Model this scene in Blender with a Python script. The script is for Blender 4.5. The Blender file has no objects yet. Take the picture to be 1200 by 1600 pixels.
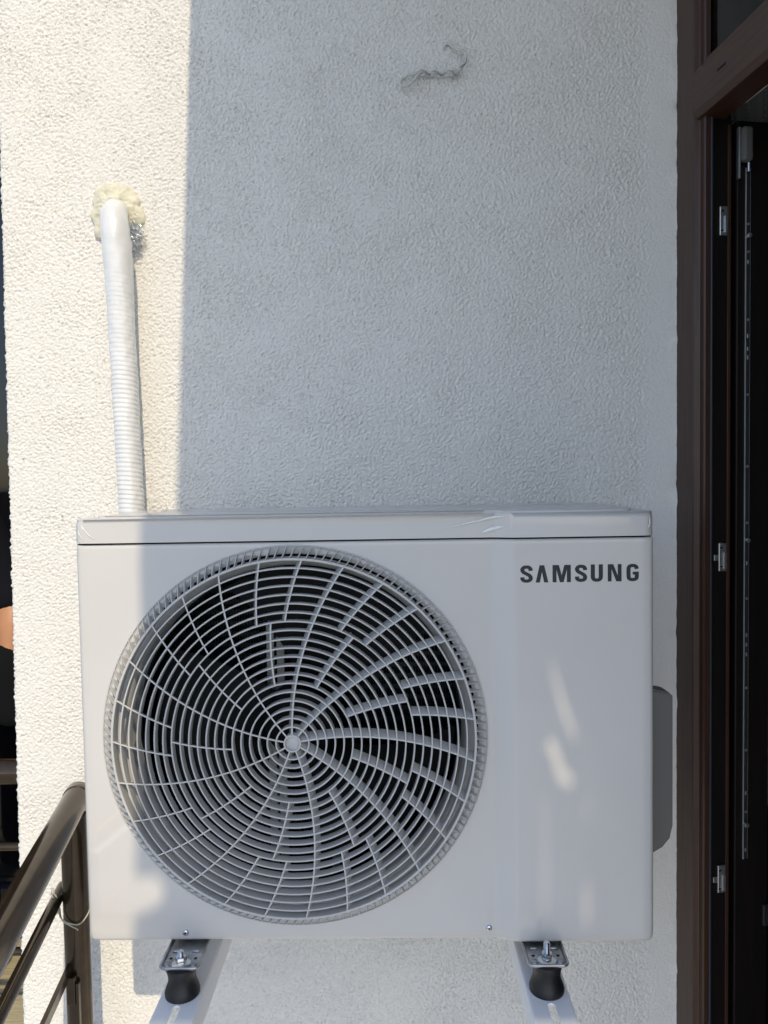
import bpy, bmesh, math, random
import numpy as np
from mathutils import Vector, Matrix

random.seed(7)
rng = np.random.default_rng(11)
R = math.radians
scene = bpy.context.scene
COL = scene.collection

# ---------------------------------------------------------------- camera
cam_d = bpy.data.cameras.new('camera')
cam = bpy.data.objects.new('camera', cam_d)
COL.objects.link(cam)
scene.camera = cam
cam_d.sensor_fit = 'HORIZONTAL'
cam_d.sensor_width = 36.0
cam_d.lens = 34.5
cam_d.clip_start = 0.02
cam_d.clip_end = 3000.0
_p, _yaw, _roll = R(2.5), R(0.8), R(0.96)
_f = Vector((-math.sin(_yaw) * math.cos(_p), math.cos(_yaw) * math.cos(_p), -math.sin(_p)))
_r0 = _f.cross(Vector((0, 0, 1))).normalized()
_u0 = _r0.cross(_f)
_r = _r0 * math.cos(_roll) - _u0 * math.sin(_roll)
_u = _r.cross(_f)
_m = Matrix((_r, _u, -_f)).transposed().to_4x4()
_m.translation = Vector((0, 0, 1.5))
cam.matrix_world = _m

# ---------------------------------------------------------------- sky, sun, exposure
SUN = Vector((0.159, -0.722, 0.673)).normalized()      # from the scene towards the sun
world = bpy.data.worlds.new('World')
scene.world = world
world.use_nodes = True
wn = world.node_tree.nodes
wl = world.node_tree.links
bg = wn['Background']
sky = wn.new('ShaderNodeTexSky')
sky.sky_type = 'NISHITA'
sky.sun_disc = False
sky.sun_elevation = math.asin(SUN.z)
sky.sun_rotation = math.atan2(SUN.x, SUN.y)
sky.air_density = 1.0
sky.dust_density = 0.8
sky.ozone_density = 2.0
wl.new(sky.outputs['Color'], bg.inputs['Color'])
bg.inputs['Strength'].default_value = 0.15
sd = bpy.data.lights.new('sun', 'SUN')
sd.energy = 2.0
sd.angle = R(0.46)
sd.color = (1.0, 0.84, 0.58)
sun = bpy.data.objects.new('sun', sd)
COL.objects.link(sun)
sun.location = (2, -8, 8)
sun.rotation_euler = SUN.to_track_quat('Z', 'Y').to_euler()
scene.view_settings.view_transform = 'Standard'
scene.view_settings.look = 'None'
scene.view_settings.gamma = 1.0
scene.view_settings.use_curve_mapping = False
scene.view_settings.exposure = 0.52
scene.render.engine = 'CYCLES'
scene.cycles.max_bounces = 10
scene.cycles.diffuse_bounces = 6
scene.cycles.use_denoising = True
scene.cycles.denoising_input_passes = 'RGB_ALBEDO_NORMAL'
scene.cycles.denoising_prefilter = 'ACCURATE'

# ---------------------------------------------------------------- helpers
def mat(name, col, rough=0.5, metal=0.0, var=0.0, vscale=8.0, stretch=(1, 1, 1), col2=None,
        bump=0.0, bscale=300.0, bstretch=None, coat=0.0, spec=0.5, bdist=0.002):
    m = bpy.data.materials.new(name)
    m.use_nodes = True
    nt = m.node_tree
    n, l = nt.nodes, nt.links
    b = n['Principled BSDF']
    b.inputs['Base Color'].default_value = (*col, 1)
    b.inputs['Roughness'].default_value = rough
    b.inputs['Metallic'].default_value = metal
    b.inputs['Specular IOR Level'].default_value = spec
    b.inputs['Coat Weight'].default_value = coat
    b.inputs['Coat Roughness'].default_value = 0.04
    tc = n.new('ShaderNodeTexCoord')
    if var or col2:
        mp = n.new('ShaderNodeMapping')
        mp.inputs['Scale'].default_value = stretch
        l.new(tc.outputs['Object'], mp.inputs['Vector'])
        ns = n.new('ShaderNodeTexNoise')
        ns.inputs['Scale'].default_value = vscale
        ns.inputs['Detail'].default_value = 6
        l.new(mp.outputs['Vector'], ns.inputs['Vector'])
        mx = n.new('ShaderNodeMix')
        mx.data_type = 'RGBA'
        c2 = col2 if col2 else tuple(max(0, c * (1 - var)) for c in col)
        mx.inputs[6].default_value = (*c2, 1)
        mx.inputs[7].default_value = (*col, 1)
        rp = n.new('ShaderNodeMapRange')
        rp.inputs['From Min'].default_value = 0.35
        rp.inputs['From Max'].default_value = 0.65
        l.new(ns.outputs['Fac'], rp.inputs['Value'])
        l.new(rp.outputs['Result'], mx.inputs[0])
        l.new(mx.outputs[2], b.inputs['Base Color'])
        rr = n.new('ShaderNodeMapRange')
        rr.inputs['To Min'].default_value = min(1, rough * 1.2)
        rr.inputs['To Max'].default_value = rough * 0.85
        l.new(ns.outputs['Fac'], rr.inputs['Value'])
        l.new(rr.outputs['Result'], b.inputs['Roughness'])
    if bump:
        mp2 = n.new('ShaderNodeMapping')
        mp2.inputs['Scale'].default_value = bstretch or (1, 1, 1)
        l.new(tc.outputs['Object'], mp2.inputs['Vector'])
        nb = n.new('ShaderNodeTexNoise')
        nb.inputs['Scale'].default_value = bscale
        nb.inputs['Detail'].default_value = 4
        l.new(mp2.outputs['Vector'], nb.inputs['Vector'])
        bp = n.new('ShaderNodeBump')
        bp.inputs['Strength'].default_value = bump
        bp.inputs['Distance'].default_value = bdist
        l.new(nb.outputs['Fac'], bp.inputs['Height'])
        l.new(bp.outputs['Normal'], b.inputs['Normal'])
    return m

def glass(name, tint=(0.9, 0.95, 0.95), rough=0.02):
    m = bpy.data.materials.new(name)
    m.use_nodes = True
    n, l = m.node_tree.nodes, m.node_tree.links
    out = n['Material Output']
    n.remove(n['Principled BSDF'])
    t = n.new('ShaderNodeBsdfTransparent'); t.inputs['Color'].default_value = (*tint, 1)
    g = n.new('ShaderNodeBsdfGlossy'); g.inputs['Roughness'].default_value = rough
    f = n.new('ShaderNodeFresnel'); f.inputs['IOR'].default_value = 1.5
    mx = n.new('ShaderNodeMixShader')
    l.new(f.outputs[0], mx.inputs[0]); l.new(t.outputs[0], mx.inputs[1]); l.new(g.outputs[0], mx.inputs[2])
    l.new(mx.outputs[0], out.inputs['Surface'])
    return m

def thing(name, label, cat, loc=(0, 0, 0), rz=0.0, group=None):
    o = bpy.data.objects.new(name, None)
    COL.objects.link(o)
    o.empty_display_size = 0.05
    o.location = loc
    o.rotation_euler = (0, 0, rz)
    o['label'] = label
    o['category'] = cat
    if group:
        o['group'] = group
    return o

def tag(o, label, cat, group=None):
    o['label'] = label
    o['category'] = cat
    if group:
        o['group'] = group
    return o

def obj(name, me, m, parent=None, smooth=None):
    """me in world coordinates for an unrotated parent at the origin; local otherwise"""
    o = bpy.data.objects.new(name, me)
    COL.objects.link(o)
    if m is not None and not me.materials:
        me.materials.append(m)
    if parent:
        o.parent = parent
    if smooth is not None:
        for p in me.polygons:
            p.use_smooth = True
        if smooth < 180:
            try:
                me.set_sharp_from_angle(angle=R(smooth))
            except Exception:
                pass
    return o

def mesh(v, f, name='mesh'):
    me = bpy.data.meshes.new(name)
    me.from_pydata([tuple(p) for p in v], [], f)
    me.update()
    return me

def from_bm(bm, name='mesh'):
    bmesh.ops.recalc_face_normals(bm, faces=bm.faces)
    me = bpy.data.meshes.new(name)
    bm.to_mesh(me)
    bm.free()
    return me

def fast_mesh(V, F, name='mesh'):
    V = np.asarray(V, dtype=np.float32); F = np.asarray(F, dtype=np.int32)
    me = bpy.data.meshes.new(name)
    me.vertices.add(len(V)); me.vertices.foreach_set('co', V.ravel())
    me.loops.add(F.size); me.loops.foreach_set('vertex_index', F.ravel())
    me.polygons.add(len(F))
    me.polygons.foreach_set('loop_start', np.arange(len(F), dtype=np.int32) * F.shape[1])
    me.polygons.foreach_set('loop_total', np.full(len(F), F.shape[1], dtype=np.int32))
    me.update(calc_edges=True)
    return me

def bm_box(bm, x0, x1, y0, y1, z0, z1, bevel=0.0, seg=2):
    vs = [bm.verts.new(p) for p in ((x0, y0, z0), (x1, y0, z0), (x1, y1, z0), (x0, y1, z0),
                                    (x0, y0, z1), (x1, y0, z1), (x1, y1, z1), (x0, y1, z1))]
    fs = [bm.faces.new([vs[i] for i in q]) for q in
          ((0, 3, 2, 1), (4, 5, 6, 7), (0, 1, 5, 4), (1, 2, 6, 5), (2, 3, 7, 6), (3, 0, 4, 7))]
    if bevel:
        es = list({e for f in fs for e in f.edges})
        bmesh.ops.bevel(bm, geom=es, offset=bevel, segments=seg, affect='EDGES', profile=0.5)

def box(x0, x1, y0, y1, z0, z1, bevel=0.0, seg=2):
    bm = bmesh.new()
    bm_box(bm, x0, x1, y0, y1, z0, z1, bevel, seg)
    return from_bm(bm)

def prism(pts, z0, z1, bevel=0.0, seg=3, bevel_bottom=False):
    bm = bmesh.new()
    a = [bm.verts.new((x, y, z0)) for x, y in pts]
    b = [bm.verts.new((x, y, z1)) for x, y in pts]
    n = len(pts)
    fb = bm.faces.new(a[::-1]); ft = bm.faces.new(b)
    for i in range(n):
        bm.faces.new((a[i], a[(i + 1) % n], b[(i + 1) % n], b[i]))
    if bevel:
        es = list(ft.edges) + (list(fb.edges) if bevel_bottom else [])
        bmesh.ops.bevel(bm, geom=es, offset=bevel, segments=seg, affect='EDGES', profile=0.5)
    return from_bm(bm)

def tube(path, rad, n=12, closed_ends=True, squash=None):
    """sweep a circle along path; rad number or list or function (i, angle)"""
    P = [Vector(p) for p in path]
    V, F = [], []
    t0 = (P[1] - P[0]).normalized()
    up = Vector((0, 0, 1)) if abs(t0.z) < 0.9 else Vector((0, -1, 0))
    side = t0.cross(up).normalized()
    for i, p in enumerate(P):
        t = (P[min(i + 1, len(P) - 1)] - P[max(i - 1, 0)]).normalized()
        side = (side - t * side.dot(t)).normalized()
        nor = side.cross(t)
        for k in range(n):
            a = 2 * math.pi * k / n
            rr = rad(i, a) if callable(rad) else (rad[i] if hasattr(rad, '__len__') else rad)
            V.append(p + (side * math.cos(a) + nor * math.sin(a)) * rr)
    for i in range(len(P) - 1):
        for k in range(n):
            F.append((i * n + k, i * n + (k + 1) % n, (i + 1) * n + (k + 1) % n, (i + 1) * n + k))
    if closed_ends:
        F.append(tuple(range(n))[::-1])
        F.append(tuple(range((len(P) - 1) * n, len(P) * n)))
    bm = bmesh.new(); me = mesh(V, F); bm.from_mesh(me)
    return from_bm(bm)

def lathe_y(prof, n=64, cx=0, cz=0, closed=False):
    """revolve (r, y) profile about the y axis through cx, cz"""
    V, F = [], []
    m = len(prof)
    for r, y in prof:
        for k in range(n):
            a = 2 * math.pi * k / n
            V.append((cx + r * math.cos(a), y, cz + r * math.sin(a)))
    for i in range(m if closed else m - 1):
        j = (i + 1) % m
        for k in range(n):
            F.append((i * n + k, i * n + (k + 1) % n, j * n + (k + 1) % n, j * n + k))
    bm = bmesh.new(); me = mesh(V, F); bm.from_mesh(me)
    return from_bm(bm)

def lathe_z(prof, n=32, cx=0, cy=0, cap=True):
    V, F = [], []
    m = len(prof)
    for r, z in prof:
        for k in range(n):
            a = 2 * math.pi * k / n
            V.append((cx + r * math.cos(a), cy + r * math.sin(a), z))
    for i in range(m - 1):
        for k in range(n):
            F.append((i * n + k, i * n + (k + 1) % n, (i + 1) * n + (k + 1) % n, (i + 1) * n + k))
    if cap:
        F.append(tuple(range(n))[::-1]); F.append(tuple(range((m - 1) * n, m * n)))
    bm = bmesh.new(); me = mesh(V, F); bm.from_mesh(me)
    return from_bm(bm)

def catmull(pts, n=8):
    P = [Vector(p) for p in pts]
    out = []
    for i in range(len(P) - 1):
        p0 = P[i - 1] if i else P[0] * 2 - P[1]
        p1, p2 = P[i], P[i + 1]
        p3 = P[i + 2] if i + 2 < len(P) else p2 * 2 - p1
        for k in range(n):
            t = k / n
            out.append(0.5 * ((2 * p1) + (p2 - p0) * t + (2 * p0 - 5 * p1 + 4 * p2 - p3) * t * t
                              + (3 * p1 - p0 - 3 * p2 + p3) * t ** 3))
    out.append(P[-1])
    return out

def band_noise(nz, nx, step, wl_, width, seed, aniso=1.0, ang=0.0):
    """random relief with a typical wavelength wl_ (metres) on a grid"""
    g = np.random.default_rng(seed).standard_normal((nz, nx))
    fz = np.fft.fftfreq(nz, step)[:, None]; fx = np.fft.rfftfreq(nx, step)[None, :]
    ca, sa = math.cos(R(ang)), math.sin(R(ang))
    fu, fv = fx * ca + fz * sa, -fx * sa + fz * ca            # grains longer along u
    fr = np.sqrt((fu / aniso) ** 2 + (fv * aniso ** 0.5) ** 2) + 1e-9
    H = np.exp(-0.5 * (np.log(fr * wl_) / width) ** 2)
    o = np.fft.irfft2(np.fft.rfft2(g) * H, s=(nz, nx))
    return o / o.std()

def vnoise(x, y, z=0.0, s=0):
    from mathutils import noise
    return noise.noise(Vector((x + s * 13.7, y - s * 7.1, z + s * 3.3)))

# ---------------------------------------------------------------- materials
M = {}
M['paint'] = mat('ac_paint', (0.60, 0.583, 0.565), 0.36, var=0.03, vscale=6, coat=0.5, bump=0.015, bscale=900, bdist=0.0005)
M['grille'] = mat('grille_plastic', (0.54, 0.535, 0.525), 0.42, var=0.05, vscale=12)
M['black'] = mat('black_plastic', (0.004, 0.0045, 0.005), 0.6, spec=0.25)
M['coil'] = mat('coil_fins', (0.03, 0.035, 0.04), 0.45, metal=0.4)
M['grey_bracket'] = mat('motor_bracket_steel', (0.35, 0.36, 0.36), 0.45, metal=0.5)
M['cover'] = mat('valve_cover_plastic', (0.15, 0.145, 0.14), 0.5)
M['galv'] = mat('galvanised_steel', (0.50, 0.51, 0.52), 0.30, metal=0.9, var=0.3, vscale=60, bump=0.1, bscale=400)
M['zinc'] = mat('zinc_bolt', (0.68, 0.70, 0.72), 0.2, metal=1.0)
M['rubber'] = mat('rubber', (0.012, 0.012, 0.013), 0.45, bump=0.05, bscale=300)
M['white_metal'] = mat('white_powder_coat', (0.86, 0.875, 0.90), 0.3, bump=0.03, bscale=700)
M['logo'] = mat('logo_print', (0.012, 0.017, 0.025), 0.5)
M['vinyl'] = mat('white_vinyl_tape', (0.76, 0.765, 0.77), 0.25, coat=0.4, var=0.06, vscale=20, bump=0.15, bscale=90)
M['putty'] = mat('cream_putty', (0.70, 0.67, 0.53), 0.7, var=0.14, vscale=40, bump=0.6, bscale=90, bdist=0.004)
M['foil'] = mat('aluminium_foil', (0.8, 0.83, 0.86), 0.25, metal=1.0)
M['cord'] = mat('old_painted_cord', (0.66, 0.65, 0.61), 0.8, var=0.3, vscale=90, bump=0.4, bscale=400)
M['cord2'] = mat('shaded_cord', (0.45, 0.44, 0.40), 0.8, var=0.4, vscale=60)  # second strand toned darker, crevice shade of the twist put into the colour
M['string'] = mat('pale_string', (0.55, 0.52, 0.42), 0.7, var=0.2, vscale=80)
M['rail'] = mat('bronze_lacquered_steel', (0.062, 0.042, 0.023), 0.2, metal=0.6, coat=0.3, var=0.3, vscale=40, bump=0.03, bscale=150)
M['wood'] = mat('brown_wood_laminate', (0.056, 0.025, 0.0155), 0.38, var=0.28, vscale=14, stretch=(8, 8, 0.5), bump=0.1, bscale=60, bstretch=(6, 6, 0.4))
M['woodh'] = mat('brown_wood_laminate_along', (0.056, 0.025, 0.0155), 0.38, var=0.25, vscale=14, stretch=(8, 0.5, 8), bump=0.1, bscale=60, bstretch=(6, 0.4, 6))
M['gasket'] = mat('gasket_rubber', (0.012, 0.013, 0.016), 0.4)
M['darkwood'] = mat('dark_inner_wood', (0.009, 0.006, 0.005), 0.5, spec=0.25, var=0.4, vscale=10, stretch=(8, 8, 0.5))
M['steel'] = mat('fitting_steel', (0.50, 0.51, 0.52), 0.32, metal=0.85)
M['room'] = mat('room_shade_dark', (0.03, 0.028, 0.026), 0.9, var=0.2)  # near-black walls stand in for the shade of the unlit room
M['curtain'] = mat('sheer_curtain', (0.35, 0.35, 0.34), 0.9, var=0.1)
M['spacer'] = mat('pale_spacer_bar', (0.55, 0.66, 0.70), 0.5)
M['glass'] = glass('window_glass')
M['film'] = mat('white_film_glint', (0.80, 0.81, 0.83), 0.12, coat=0.5)
M['deck'] = mat('pale_deck_wood', (0.52, 0.46, 0.30), 0.7, var=0.3, vscale=20, stretch=(0.6, 8, 8), bump=0.2, bscale=80, bstretch=(0.5, 8, 8))
M['concrete'] = mat('balcony_tile', (0.70, 0.695, 0.69), 0.7, var=0.1, vscale=6, bump=0.1, bscale=120)
M['ground'] = mat('distant_ground', (0.42, 0.41, 0.38), 0.95, var=0.3, vscale=0.05)
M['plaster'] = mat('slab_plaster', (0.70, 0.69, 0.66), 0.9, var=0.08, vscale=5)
M['darkdoor'] = mat('black_door_frame', (0.02, 0.02, 0.022), 0.35)
M['skin'] = mat('skin', (0.46, 0.215, 0.10), 0.5, var=0.12, vscale=15)
M['tee'] = mat('black_tee', (0.005, 0.005, 0.008), 0.95, spec=0.15, bump=0.2, bscale=120)
M['trouser'] = mat('black_trousers', (0.005, 0.0055, 0.006), 0.95, spec=0.15, bump=0.2, bscale=120)
M['hair'] = mat('dark_hair', (0.02, 0.014, 0.01), 0.6)

def stucco_mat():
    m = mat('white_stucco', (0.77, 0.755, 0.725), 0.92, var=0.02, vscale=2.0, bump=1.0, bscale=260, bdist=0.0018)
    n, l = m.node_tree.nodes, m.node_tree.links
    b = n['Principled BSDF']
    src = b.inputs['Base Color'].links[0].from_socket
    tc = n['Texture Coordinate']
    # a faint grey run-off stain under the old cord, and scattered weathering
    mp = n.new('ShaderNodeMapping')
    mp.inputs['Location'].default_value = (-0.085, 0, -2.31)
    l.new(tc.outputs['Object'], mp.inputs['Vector'])
    sc_ = n.new('ShaderNodeVectorMath'); sc_.operation = 'MULTIPLY'
    sc_.inputs[1].default_value = (11, 0, 16)
    l.new(mp.outputs['Vector'], sc_.inputs[0])
    ln = n.new('ShaderNodeVectorMath'); ln.operation = 'LENGTH'
    l.new(sc_.outputs[0], ln.inputs[0])
    mr = n.new('ShaderNodeMapRange')
    mr.inputs['From Min'].default_value = 0.2; mr.inputs['From Max'].default_value = 1.0
    mr.inputs['To Min'].default_value = 0.05; mr.inputs['To Max'].default_value = 0.0
    l.new(ln.outputs['Value'], mr.inputs['Value'])
    mx = n.new('ShaderNodeMix'); mx.data_type = 'RGBA'
    mx.inputs[7].default_value = (0.42, 0.40, 0.34, 1)
    l.new(mr.outputs['Result'], mx.inputs[0]); l.new(src, mx.inputs[6])
    l.new(mx.outputs[2], b.inputs['Base Color'])
    return m
def add_specks(m):
    n, l = m.node_tree.nodes, m.node_tree.links
    b = n['Principled BSDF']
    src = b.inputs['Base Color'].links[0].from_socket
    tc = n['Texture Coordinate']
    v = n.new('ShaderNodeTexVoronoi'); v.inputs['Scale'].default_value = 13.0
    l.new(tc.outputs['Object'], v.inputs['Vector'])
    ns = n.new('ShaderNodeTexNoise'); ns.inputs['Scale'].default_value = 260.0
    l.new(tc.outputs['Object'], ns.inputs['Vector'])
    ad = n.new('ShaderNodeMath'); ad.operation = 'MULTIPLY_ADD'
    ad.inputs[1].default_value = 0.12
    l.new(ns.outputs['Fac'], ad.inputs[0]); l.new(v.outputs['Distance'], ad.inputs[2])
    mr = n.new('ShaderNodeMapRange')
    mr.inputs['From Min'].default_value = 0.075; mr.inputs['From Max'].default_value = 0.10
    mr.inputs['To Min'].default_value = 0.05; mr.inputs['To Max'].default_value = 0.0
    l.new(ad.outputs[0], mr.inputs['Value'])
    mx = n.new('ShaderNodeMix'); mx.data_type = 'RGBA'
    mx.inputs[7].default_value = (0.36, 0.31, 0.24, 1)
    l.new(mr.outputs['Result'], mx.inputs[0]); l.new(src, mx.inputs[6])
    l.new(mx.outputs[2], b.inputs['Base Color'])
M['stucco'] = stucco_mat()
add_specks(M['stucco'])

# ================================================================ THE SETTING
KX = 0.167                         # the railing, the slab edge and the door wall all run this much off square
WALL_Y = 1.56

g = obj('ground', box(-1500, 1500, -1500, 1500, -3.6, -3.5), M['ground']); g['kind'] = 'structure'
fl = obj('balcony_floor', prism([(-0.72, 1.62), (0.60, 1.62), (1.2, -2.6), (-0.2, -2.6)], -0.2, 0.0), M['concrete'])
fl['kind'] = 'structure'

# stucco wall: real relief, one mesh, with its left return
def build_wall():
    step = 0.0021
    z0, z1 = 0.24, 2.56
    xr = 0.625
    nx = int(1.46 / step) + 1
    nz = int((z1 - z0) / step) + 1
    h = (0.80 * band_noise(nz, nx, step, 0.0070, 0.55, 1, 0.84, 28) + 0.30 * band_noise(nz, nx, step, 0.0150, 0.5, 2, 0.8, 35)
         + 0.20 * band_noise(nz, nx, step, 0.26, 0.6, 3))
    patch = 1.0 + 0.06 * np.clip(band_noise(nz, nx, step, 0.22, 0.7, 4), -1.6, 1.6)      # rougher and smoother patches left by the float
    h = h * patch
    h = np.where(h > 0, 0.62 * np.tanh(h), 1.5 * h)          # flattened tops, sharp little pits
    zz = np.linspace(z0, z1, nz)[:, None] * np.ones((1, nx))
    xl = -0.8365 + 0.0119 * (zz - 0.316)
    s = np.linspace(0, 1, nx)[None, :]
    xx = xl + s * (xr - xl)
    # trowelled smoother band beside the door frame
    sm = np.clip((0.560 - xx + 0.006 * h) / 0.035, 0.12, 1.0)
    amp = 0.00150 * sm
    yy = WALL_Y - h * amp
    hb = band_noise(nz, nx, step, 0.16, 0.9, 9)
    hb = np.sign(hb) * np.abs(hb) ** 1.6
    yy = yy + np.clip((xx - 0.578) / 0.016, 0, 1) * 0.0006 * hb
    edge = np.clip((xx - xl) / 0.006, 0, 1)
    yy = yy + 0.004 * (1 - edge) ** 2
    hx = band_noise(nz, nx, step, 0.016, 0.5, 5)
    xx = xx - (1 - edge) * 0.0010 * hx
    V = np.stack([xx, yy, zz], -1).reshape(-1, 3)
    i = np.arange(nz - 1)[:, None] * nx + np.arange(nx - 1)[None, :]
    F = np.stack([i, i + 1, i + 1 + nx, i + nx], -1).reshape(-1, 4)
    # left return, going back from the front edge
    base = len(V)
    nb = 14
    rr = []
    for k in range(1, nb + 1):
        d = k * 0.0035 if k < nb else 0.95
        hh = band_noise(nz, 64, step, 0.012, 0.5, 20 + k)[:, 0]
        col = np.stack([xx[:, 0] + hh * 0.0009 * (k < nb), yy[:, 0] + d, zz[:, 0]], -1)
        rr.append(col)
    rr = np.stack(rr, 0).reshape(-1, 3)
    V = np.concatenate([V, rr])
    j = np.arange(nz - 1)
    Fs = []
    prev = j * nx
    prevn = (j + 1) * nx
    for k in range(nb):
        cur = base + k * nz + j
        Fs.append(np.stack([prev, prevn, cur + 1, cur], -1))
        prev, prevn = cur, cur + 1
    F = np.concatenate([F] + Fs)
    me = fast_mesh(V, F, 'house_wall')
    o = obj('house_wall', me, M['stucco'])
    me.polygons.foreach_set('use_smooth', np.ones(len(me.polygons), dtype=bool))
    return tag(o, 'white roughcast stucco house wall behind the air conditioner', 'wall')
wall = build_wall()
# plain wall above and below the part in view, and the core behind the relief
obj('wall_base', box(-0.834, 0.66, 1.575, 2.45, -3.5, 0.26), M['stucco'], wall)
obj('wall_head', box(-0.80, 0.66, 1.575, 2.45, 2.54, 3.2), M['stucco'], wall)
obj('wall_core', box(-0.79, 0.56, 1.60, 2.40, 0.26, 2.54), M['stucco'], wall)

# slab of the balcony above: its left edge throws the upright shadow line
def slab_x(y, z):
    return -0.390 + 0.0571 * (z - 2.62) - KX * (y - WALL_Y)
SZ = 3.05
sl = obj('balcony_slab', prism([(slab_x(1.6, SZ), 1.6), (slab_x(-0.80, SZ), -0.80), (1.42, -0.80), (0.98, 1.6)], SZ, SZ + 0.12), M['plaster'])
tag(sl, 'plastered slab of the balcony above, out of view overhead', 'balcony')

# unseen sheet added past the slab; blocks sun, with gaps cut for patches
def build_light_blocker():
    def at_blocker(x, z, yu=1.12):
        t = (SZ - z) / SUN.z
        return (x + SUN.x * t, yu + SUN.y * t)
    sun_gaps = [[(0.2345, 1.195), (0.237, 1.195), (0.2565, 1.130), (0.273, 1.080), (0.2695, 1.076), (0.2525, 1.117)],
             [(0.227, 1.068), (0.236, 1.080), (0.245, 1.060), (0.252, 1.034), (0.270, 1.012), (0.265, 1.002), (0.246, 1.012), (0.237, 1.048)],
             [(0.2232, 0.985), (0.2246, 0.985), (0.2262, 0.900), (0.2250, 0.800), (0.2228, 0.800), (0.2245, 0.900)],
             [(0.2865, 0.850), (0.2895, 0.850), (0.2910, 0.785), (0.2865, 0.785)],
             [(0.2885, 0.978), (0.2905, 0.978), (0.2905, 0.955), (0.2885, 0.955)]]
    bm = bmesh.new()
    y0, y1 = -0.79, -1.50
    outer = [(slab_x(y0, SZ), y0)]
    # notch cut in the left edge to shape a bulge of sun
    edge_notch = [(-0.4010, 0.862), (-0.391, 0.863), (-0.381, 0.858), (-0.3745, 0.848), (-0.3725, 0.836), (-0.3755, 0.824), (-0.383, 0.814), (-0.4030, 0.796)]
    for x, z in edge_notch:
        X, Y = at_blocker(x, z, 1.13)
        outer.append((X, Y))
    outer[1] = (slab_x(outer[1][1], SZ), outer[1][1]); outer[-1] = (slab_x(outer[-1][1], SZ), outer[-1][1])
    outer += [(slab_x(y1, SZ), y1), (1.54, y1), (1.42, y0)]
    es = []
    for loop in [outer] + [[at_blocker(x, z) for x, z in h] for h in sun_gaps]:
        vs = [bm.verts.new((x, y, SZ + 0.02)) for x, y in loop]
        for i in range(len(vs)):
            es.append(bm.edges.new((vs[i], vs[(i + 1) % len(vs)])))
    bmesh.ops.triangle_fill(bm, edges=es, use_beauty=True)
    o = obj('light_blocker', from_bm(bm), M['plaster'])
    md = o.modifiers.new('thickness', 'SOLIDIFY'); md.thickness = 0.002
    return tag(o, 'added unseen sheet overhead, cut to shape shade and sun patches on the unit', 'light_blocker')
build_light_blocker()

# ================================================================ NEIGHBOURING TERRACE (left, behind the wall corner)
dk = obj('terrace_deck', box(-3.2, -0.845, 1.70, 4.2, -0.06, -0.030), M['darkwood']); dk['kind'] = 'structure'
pl = box(-3.2, -0.846, 0, 0.190, -0.028, 0.0, 0.003)
for k in range(12):
    o = obj('plank', pl, M['deck'], dk); o.location = (random.uniform(-.004, 0), 1.705 + k * 0.203, random.uniform(-.001, .001))
td = thing('glazed_door', 'black framed dark glass door at the left edge behind the wall corner', 'door', (-1.6, 2.50, 0))
obj('frame', box(-1.2, -0.9 + 1.66, 0.0, 0.06, 0.0, 0.09, 0.004), M['darkdoor'], td)
obj('frame', box(-1.2, 0.76, 0.0, 0.06, 2.95, 3.05, 0.004), M['darkdoor'], td)
obj('frame', box(0.66, 0.76, 0.0, 0.06, 0.09, 2.95, 0.004), M['darkdoor'], td)
obj('frame', box(-1.2, -1.1, 0.0, 0.06, 0.09, 2.95, 0.004), M['darkdoor'], td)
obj('pane', box(-1.1, 0.66, 0.028, 0.034, 0.09, 2.95), mat('dark_glass', (0.006, 0.006, 0.008), 0.04), td)

nr = thing('terrace_railing', 'black horizontal railing tubes at the left edge beyond the wall corner', 'railing', (-1.6, 1.66, 0))
obj('handrail', tube([(-1.2, 0, 0.842), (0.768, 0, 0.842)], 0.029, 20), M['rail'], nr, 60)
for z in (0.665, 0.455, 0.415):
    obj('rail', tube([(-1.2, 0, z), (0.768, 0, z)], 0.0095, 14), M['rail'], nr, 60)
for x in (-1.1, 0.0):
    obj('post', tube([(x, 0, 0), (x, 0, 0.82)], 0.02, 14), M['rail'], nr, 60)

# ================================================================ AIR CONDITIONER
AX, AZ = -0.1605, 1.102
XL, XR = -0.496, 0.394
FZ0, FZ1 = 0.774, 1.4065
ac = thing('air_conditioner', 'white outdoor air conditioner unit with large round fan grille on the wall', 'air conditioner', (0, 0, 0))

def panel_y(x):
    t = np.clip((x - 0.149) / 0.032, 0, 1)
    return 1.130 - 0.012 * t

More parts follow.
